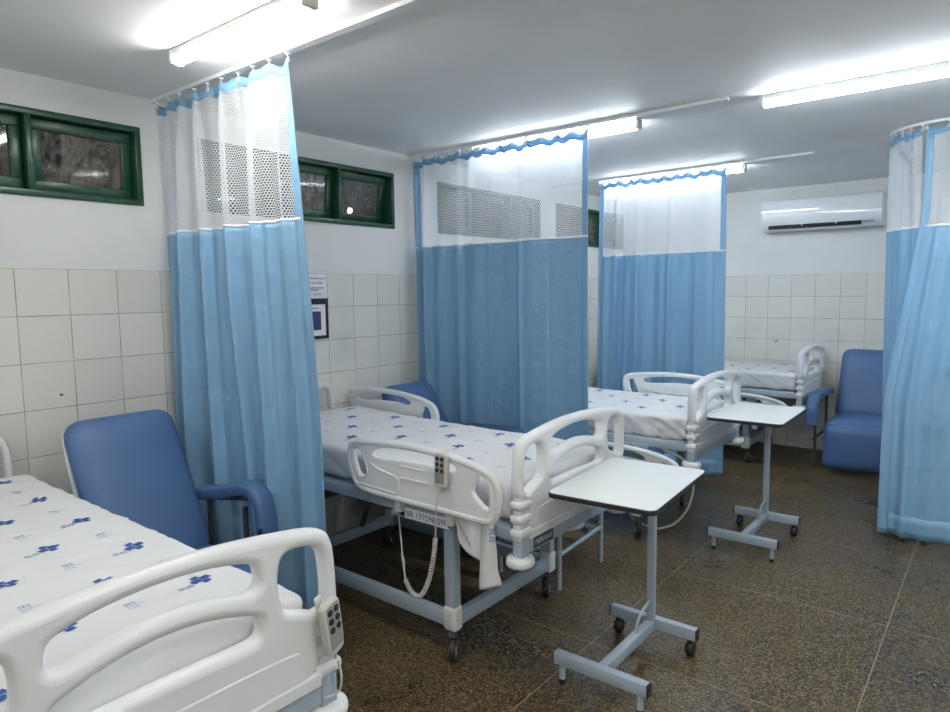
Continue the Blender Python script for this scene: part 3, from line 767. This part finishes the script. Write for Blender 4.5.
# grey hose hanging from bed three
bm = NB(); tube(bm, coil([(1.72, 3.83, .585), (1.85, 3.88, .52), (1.908, 3.9, .40), (1.885, 3.9, .24), (1.82, 3.9, .13), (1.75, 3.9, .075), (1.66, 3.9, .048), (1.50, 3.95, .06), (1.42, 4.0, .14)], 0, 0), .007, 10)
tag(finish(bm, 'power_cable', M['remote']), 'thick pale cable drooping to the floor below the third bed', 'cable')

# ------------------------------------------------------------------ overbed tables
def overbed_table(x, y, zt, label, rz=0., turn=0.):
    r = empty('overbed_table', (x, y, 0), rz, label=label, cat='table', group='white overbed tables')
    # origin: foot of the post
    def slab(w0, w1, l0, l1, rr=.03):
        o = []
        for cx, cy, a0 in ((w1 - rr, l1 - rr, 0), (w0 + rr, l1 - rr, 90), (w0 + rr, l0 + rr, 180), (w1 - rr, l0 + rr, 270)):
            for i in range(6): a = math.radians(a0 + i * 18); o.append((cx + rr * math.cos(a), cy + rr * math.sin(a)))
        return o
    X0, X1, Y0, Y1 = -.205, .212, -.575, .045; TR = Matrix.Rotation(turn, 4, 'Z')
    bm = NB(); me = plate(slab(X0, X1, Y0, Y1), [], .018, .002, 1); add_mesh(bm, me, TR @ Matrix.Translation((0, 0, zt - .0115))); finish(bm, 'edge_band', M['black'], r)
    bm = NB(); me = plate(slab(X0 + .002, X1 - .002, Y0 + .002, Y1 - .002), [], .004, .001, 1); add_mesh(bm, me, TR @ Matrix.Translation((0, 0, zt - .002))); finish(bm, 'table_top', M['lam'], r)
    bm = NB(); box(bm, (-.015, -.45, zt - .045), (.015, .01, zt - .021), .002); box(bm, (-.14, -.02, zt - .045), (.14, .01, zt - .021), .002); finish(bm, 'top_bracket', M['steel'], r)
    bm = NB(); box(bm, (-.016, -.015, .12), (.016, .015, zt - .03), .003); finish(bm, 'post', M['steel'], r)
    bm = NB(); box(bm, (-.019, -.47, .078), (.019, 0, .122), .003); finish(bm, 'centre_bar', M['steel'], r)
    for yy, nm in ((0.02, 'rear_bar'), (-.47, 'front_bar')):
        bm = NB(); box(bm, (-.195, yy - .018, .080), (.195, yy + .018, .128), .003); fb = finish(bm, nm, M['steel'], r)
        for s in (-1, 1):
            bm = NB(); box(bm, (s * .197 - .003, yy - .0185, .0795), (s * .197 + .003, yy + .0185, .1285), .001); finish(bm, 'end_plug', M['black'], fb)
            if nm == 'front_bar':
                bm = NB(); cyl(bm, (s * .165, yy, .015), (s * .165, yy, .082), .0125, 16); ft = finish(bm, 'foot', M['steel'], fb)
                bm = NB(); cyl(bm, (s * .165, yy, 0), (s * .165, yy, .02), .0135, 16); finish(bm, 'foot_tip', M['black'], fb)
            else:
                bm = NB(); cyl(bm, (s * .165 - .018, yy + .012, .032), (s * .165 + .018, yy + .012, .032), .032, 24, bev=.012)
                cyl(bm, (s * .165, yy, .05), (s * .165, yy, .082), .009, 12); finish(bm, 'caster_wheel', M['black'], fb)
    bm = NB(); tube(bm, smooth2([(0, -.145, .120), (0, -.145, .15), (0, -.12, .185), (0, -.06, .205), (0, -.012, .21)], 2, False), .006, 8); finish(bm, 'brace', M['steel'], r)
    return r
overbed_table(2.196, 2.640, .805, 'white overbed table closest to the viewer, standing at the foot of the second bed', .005, .065)
overbed_table(2.200, 4.375, .815, 'smaller-looking white overbed table farther back, at the foot of the third bed', .0, .02)

# ------------------------------------------------------------------ recliners
def rounded_pad(bm, sx, sy, sz, r_, mtx, puff=.01):
    """soft cushion: rounded box with slightly puffed faces, centred"""
    n = 10; V = {}
    hx, hy, hz = sx / 2, sy / 2, sz / 2
    def pt(a, b, c):
        p_ = Vector((a * hx, b * hy, c * hz))
        inner = Vector((max(-hx + r_, min(hx - r_, p_.x)), max(-hy + r_, min(hy - r_, p_.y)), max(-hz + min(r_, hz * .95), min(hz - min(r_, hz * .95), p_.z))))
        d = p_ - inner
        if d.length > 1e-9: d.normalize()
        k = Vector((d.x * r_, d.y * r_, d.z * min(r_, hz * .95)))
        q = inner + k
        pf = puff * (1 - a * a) * (1 - b * b); q.z += math.copysign(pf, c) if abs(c) > .5 else 0
        return q
    cache = {}
    def vert(a, b, c):
        key = (round(a, 4), round(b, 4), round(c, 4))
        if key not in cache: cache[key] = bm.verts.new(mtx @ pt(a, b, c))
        return cache[key]
    g = [-1 + 2 * i / n for i in range(n + 1)]
    # denser near the borders so the rounding reads
    g = [math.copysign(abs(x) ** .55, x) for x in g]
    for i in range(n):
        for j in range(n):
            a0, a1, b0, b1 = g[i], g[i + 1], g[j], g[j + 1]
            for c in (-1, 1):
                for q in (((a0, b0, c), (a1, b0, c), (a1, b1, c), (a0, b1, c)), ((a0, c, b0), (a1, c, b0), (a1, c, b1), (a0, c, b1)), ((c, a0, b0), (c, a1, b0), (c, a1, b1), (c, a0, b1))):
                    bm.faces.new([vert(*v) for v in q])
def recliner(x, y, rz, tilt, label, w=.54, backlen=.70, arm_z=.66, arms=(1, 1), ao=.035, af=0., rise=0., aw=.040):
    """origin under the joint of seat and back; local +X is where the sitter looks"""
    r = empty('recliner_chair', (x, y, 0), rz, label=label, cat='armchair', group='blue vinyl recliners')
    ta = math.radians(tilt); up = Vector((-math.sin(ta), 0, math.cos(ta))); nf = Vector((math.cos(ta), 0, math.sin(ta)))
    def fm(c, X_, Y_, Z_): return Matrix(((X_.x, Y_.x, Z_.x, c.x), (X_.y, Y_.y, Z_.y, c.y), (X_.z, Y_.z, Z_.z, c.z), (0, 0, 0, 1)))
    Yv = Vector((0, 1, 0)); J = Vector((0, 0, .40))
    c = J + up * (backlen / 2) 
    bm = NB(); rounded_pad(bm, backlen, w, .10, .075, fm(c, up, Yv, -nf.cross(Yv).cross(Yv) if False else nf), .018)
    # keep a right-handed frame
    b = finish(bm, 'backrest', M['vinyl'], r, angle=60)
    bm = NB(); me = []
    o = smooth2([(-backlen / 2, -w / 2), (backlen / 2 - .05, -w / 2), (backlen / 2, -w / 2 + .05), (backlen / 2, w / 2 - .05), (backlen / 2 - .05, w / 2), (-backlen / 2, w / 2)], 2)
    pm = plate(o, [], .016, .004, 2); add_mesh(bm, pm, fm(c - nf * .045, up, Yv, nf)); finish(bm, 'back_shell', M['white_paint'], b)
    bm = NB(); rounded_pad(bm, .50, w, .13, .055, Matrix.Translation((.22, 0, .385)), .012); finish(bm, 'seat', M['vinyl'], r, angle=60)
    bm = NB(); rounded_pad(bm, .37, w, .13, .06, Matrix.Translation((.455, 0, .235)) @ Matrix.Rotation(math.radians(86), 4, 'Y'), .015); finish(bm, 'leg_rest', M['vinyl'], r, angle=60)
    for i, s in enumerate((-1, 1)):
        if not arms[i]: continue
        yy = s * (w / 2 + ao)
        ar = empty('armrest', (0, 0, 0)); ar.parent = r
        P = smooth2([(-.16, yy, arm_z - .03), (.05, yy, arm_z - .01 + rise * .3), (.32 + af, yy, arm_z + rise), (.43 + af, yy, arm_z - .005 + rise), (.475 + af, yy, arm_z - .07 + rise), (.485 + af, yy, arm_z - .24)], 3, False)
        bm = NB(); n_ = 10; prof = []
        for k_ in range(n_ * 2):
            a = 2 * PI * k_ / (n_ * 2); prof.append((math.copysign(abs(math.cos(a)) ** .6, math.cos(a)) * aw, math.copysign(abs(math.sin(a)) ** .6, math.sin(a)) * .030))
        rings = []
        for k_, p_ in enumerate(P):
            t_ = (Vector(P[min(k_ + 1, len(P) - 1)]) - Vector(P[max(k_ - 1, 0)])).normalized(); nn = Yv.cross(t_)
            e = 1 if 1 <= k_ <= len(P) - 2 else .6
            rings.append([bm.verts.new(Vector(p_) + Yv * a * e + nn * b_ * e) for a, b_ in prof])
        for A, B in zip(rings, rings[1:]):
            for k_ in range(len(prof)): bm.faces.new((A[k_], A[(k_ + 1) % len(prof)], B[(k_ + 1) % len(prof)], B[k_]))
        bm.faces.new(rings[0]); bm.faces.new(rings[-1][::-1]); finish(bm, 'arm_pad', M['vinyl'], ar, angle=50)
        bm = NB(); tube(bm, smooth2([(-.10, yy, arm_z - .05), (-.10, yy, .30), (-.12, yy, .10), (-.14, yy, .0)], 1, False), .012, 10); tube(bm, [(.33 + af, yy, arm_z - .04), (.33 + af, yy, 0)], .012, 10)
        tube(bm, [(-.10, yy, .26), (.40 + af, yy, .26)], .011, 10); tube(bm, [(-.10, yy, arm_z - .045), (.38 + af, yy, arm_z - .035 + rise * .8)], .010, 8); finish(bm, 'arm_frame', M['dark'], ar)
    bm = NB(); box(bm, (-.05, -w / 2 + .02, .29), (.42, w / 2 - .02, .325)); 
    for xx in (0.0, .36): tube(bm, [(xx, -w / 2 - .03, .27), (xx, w / 2 + .03, .27)], .011, 8)
    finish(bm, 'seat_frame', M['steel_d'], r)
    bm = NB(); tube(bm, [(.33, w / 2 + .0, .42), (.35, w / 2 + .0, .54)], .006, 8); cyl(bm, (.348, w / 2, .53), (.352, w / 2, .57), .010, 12); finish(bm, 'recline_lever', M['black'], r)
    return r
recliner(.60, 1.300, .04, 27, 'blue vinyl recliner between the closest bed and the gathered curtain', w=.47, backlen=.70, ao=.055, af=-.155, rise=.05, aw=.045)
recliner(.55, 3.145, .0, 31, 'blue recliner mostly hidden behind the second bed, only its top showing', w=.45, backlen=.635)
recliner(2.497, 6.575, -PI / 2, 24, 'blue vinyl recliner facing the viewer beside the farthest bed and right-hand curtain', w=.62, backlen=.645, ao=.090, aw=.048, arm_z=.635)

# ------------------------------------------------------------------ commode chair behind the foot of bed two
r = empty('commode_chair', (1.40, 3.10, 0), label='pale tubular commode chair with a grey bucket behind the foot of the second bed', cat='commode chair')
for sx in (-.19, .19):
    for sy in (-.225, .225):
        bm = NB(); cyl(bm, (sx, sy, .0), (sx, sy, .42), .0125, 14); finish(bm, 'leg', M['steel'], r)
for sx in (-.19, .19):
    bm = NB(); tube(bm, [(sx, -.22, .185), (sx, .22, .205)], .0115, 10); finish(bm, 'side_rung', M['steel'], r)
for sy in (-.225, .225):
    bm = NB(); tube(bm, [(-.19, sy, .19), (.19, sy, .19)], .0115, 10); finish(bm, 'cross_rung', M['steel'], r)
bm = NB(); tube(bm, smooth2([(-.19, -.225, .42), (.19, -.225, .42), (.19, .225, .42), (-.19, .225, .42)], 2), .0125, 10, closed=True); finish(bm, 'seat_ring', M['steel'], r)
bm = NB(); cyl(bm, (.04, .085, .225), (.04, .085, .41), .105, 28, r2=.14, bev=.01); bk = finish(bm, 'bucket', M['plastic2'], r)
bm = NB(); tube(bm, [(.04 + .145 * math.cos(a), .085 + .145 * math.sin(a), .41) for a in [2 * PI * i / 28 for i in range(28)]], .008, 8, closed=True); finish(bm, 'bucket_rim', M['plastic2'], bk)

# a steel-legged chair just showing under the right-hand curtain
r = empty('metal_chair', (3.20, 5.05, 0), label='grey metal chair whose feet show below the right-hand curtain', cat='chair')
for sx in (-.2, .2):
    for sy in (-.2, .2):
        bm = NB(); box(bm, (sx - .015, sy - .015, 0), (sx + .015, sy + .015, .44), .003); finish(bm, 'leg', M['steel_d'], r)
bm = NB(); box(bm, (-.22, -.22, .43), (.22, .22, .47), .01); finish(bm, 'seat', M['plastic2'], r)
bm = NB(); box(bm, (-.22, .20, .47), (.22, .23, .85), .01); finish(bm, 'backrest', M['plastic2'], r)

# ------------------------------------------------------------------ air conditioner
AX0, AX1, AZ0, AZ1, AD = 1.475, 2.44, 2.085, 2.375, .215
r = empty('air_conditioner', ((AX0 + AX1) / 2, YB, AZ0), label='white split air conditioner high on the back wall', cat='air conditioner'); L = (AX1 - AX0) / 2
prof = [(0, .0), (-.12, 0), (-.165, .012), (-.20, .05), (-.212, .09), (-.215, .15), (-.212, .24), (-.20, .275), (-.17, .29), (0, .29)]
ps = prof[:1] + smooth2(prof[1:-1], 2, False) + prof[-1:]
bm = NB(); A = [bm.verts.new((-L + .006, y, z)) for y, z in ps]; B = [bm.verts.new((L - .006, y, z)) for y, z in ps]
for i in range(len(ps)): bm.faces.new((A[i], A[(i + 1) % len(ps)], B[(i + 1) % len(ps)], B[i]))
bm.faces.new(A); bm.faces.new(B[::-1]); finish(bm, 'casing', M['ac'], r, angle=30)
for s in (-1, 1):
    bm = NB(); A = [bm.verts.new((s * L - .012, y * 1.012, .145 + (z - .145) * 1.012)) for y, z in ps]; B = [bm.verts.new((s * L + .012, y * 1.012, .145 + (z - .145) * 1.012)) for y, z in ps]
    for i in range(len(ps)): bm.faces.new((A[i], A[(i + 1) % len(ps)], B[(i + 1) % len(ps)], B[i]))
    bm.faces.new(A); bm.faces.new(B[::-1]); finish(bm, 'end_cheek', M['ac'], r, angle=30)
q = Matrix.Rotation(math.radians(-38), 3, 'X')
bm = NB(); box(bm, (-L + .05, -.200, .014), (L - .14, -.180, .070), .002, rot=q); sl = finish(bm, 'air_outlet', M['black'], r)
bm = NB(); box(bm, (L - .135, -.198, .032), (L - .045, -.180, .060), .002, rot=q); finish(bm, 'display_window', M['steel'], r)
for x in (-.14, .14): 
    bm = NB(); box(bm, (x - .006, -.203, .028), (x + .006, -.183, .064), .001, rot=q); finish(bm, 'louvre_rib', M['ac'], r)
bm = NB(); box(bm, (-L + .03, -.178, .004), (L - .03, -.130, .014), .004, rot=Matrix.Rotation(math.radians(-14), 3, 'X')); finish(bm, 'louvre_flap', M['ac'], r)

# ------------------------------------------------------------------ wall papers
r = empty('wall_notice', (.008, 2.615, 1.595), label='small paper notice with blue handwriting taped above the black frame', cat='notice')
bm = NB(); box(bm, (-.002, -.105, -.075), (0, .085, .075)); finish(bm, 'paper_sheet', M['paper'], r, smooth=False)
bm = NB()
for i, (z, a, b) in enumerate(((.048, -.085, .07), (.020, -.08, .05), (-.010, -.08, .065), (-.022, -.06, .02), (-.050, -.02, .03))):
    y = a
    while y < b:
        w = random.uniform(.006, .016)
        tube(bm, [(.0012, y + w * t_ / 4, z + .005 * math.sin(t_ * 2.2 + i + y * 90)) for t_ in range(5)], .0014, 4); y += w + random.uniform(.002, .008)
finish(bm, 'handwriting', M['ink'], r, smooth=False)
r = empty('framed_notice', (.008, 2.600, 1.395), label='black framed notice with a violet panel on the tiles above the second bed', cat='framed notice')
bm = NB(); me = plate([(-.10, -.125), (.10, -.125), (.10, .125), (-.10, .125)], [[(-.082, -.105), (.082, -.105), (.082, .088), (-.082, .088)]], .014, .002, 1)
add_mesh(bm, me, Matrix(((0, 0, 1, .0), (1, 0, 0, 0), (0, 1, 0, 0), (0, 0, 0, 1)))); finish(bm, 'picture_frame', M['black'], r)
bm = NB(); box(bm, (-.004, -.085, -.108), (.001, .085, .09)); finish(bm, 'notice_sheet', M['paper'], r, smooth=False)
bm = NB(); box(bm, (.001, -.055, -.070), (.002, .045, .045)); finish(bm, 'printed_panel', M['ink3'], r, smooth=False)
bm = NB(); box(bm, (.001, -.05, .062), (.002, .03, .067)); finish(bm, 'printed_line', M['ink2'], r, smooth=False)
# wall hook strip beside the third curtain
r = empty('wall_dispenser', (.008, 5.07, 1.42), label='slim white wall holder with black clip in the gap beside the farthest curtain', cat='wall holder')
bm = NB(); box(bm, (-.004, -.05, -.16), (.02, .05, .10), .006); finish(bm, 'holder_body', M['paper'], r)
bm = NB(); box(bm, (.02, -.03, -.13), (.026, -.015, .09), .003); finish(bm, 'clip', M['black'], r)

# ------------------------------------------------------------------ world, camera, view
w = bpy.data.worlds.new('night'); S.world = w; w.use_nodes = True
w.node_tree.nodes['Background'].inputs[0].default_value = (.02, .03, .05, 1); w.node_tree.nodes['Background'].inputs[1].default_value = .25

f_px, yaw, pitch, roll = 666.83, -.6739, .0963, -.0122
cyw, syw, cp, sp = math.cos(yaw), math.sin(yaw), math.cos(pitch), math.sin(pitch)
F_ = Vector((syw * cp, cyw * cp, -sp)); r_ = Vector((cyw, -syw, 0)); u_ = r_.cross(F_)
R2 = r_ * math.cos(roll) + u_ * math.sin(roll); U2 = -r_ * math.sin(roll) + u_ * math.cos(roll)
cam = bpy.data.cameras.new('camera'); co = bpy.data.objects.new('camera', cam); COL.objects.link(co)
cam.sensor_width = 36; cam.lens = f_px / 950 * 36; cam.clip_start = .02
co.matrix_world = Matrix(((R2.x, U2.x, -F_.x, 3.3422), (R2.y, U2.y, -F_.y, 0), (R2.z, U2.z, -F_.z, 1.5502), (0, 0, 0, 1)))
S.camera = co
S.view_settings.view_transform = 'Standard'; S.view_settings.look = 'None'; S.view_settings.exposure = .42; S.view_settings.gamma = 1.; S.view_settings.use_curve_mapping = False
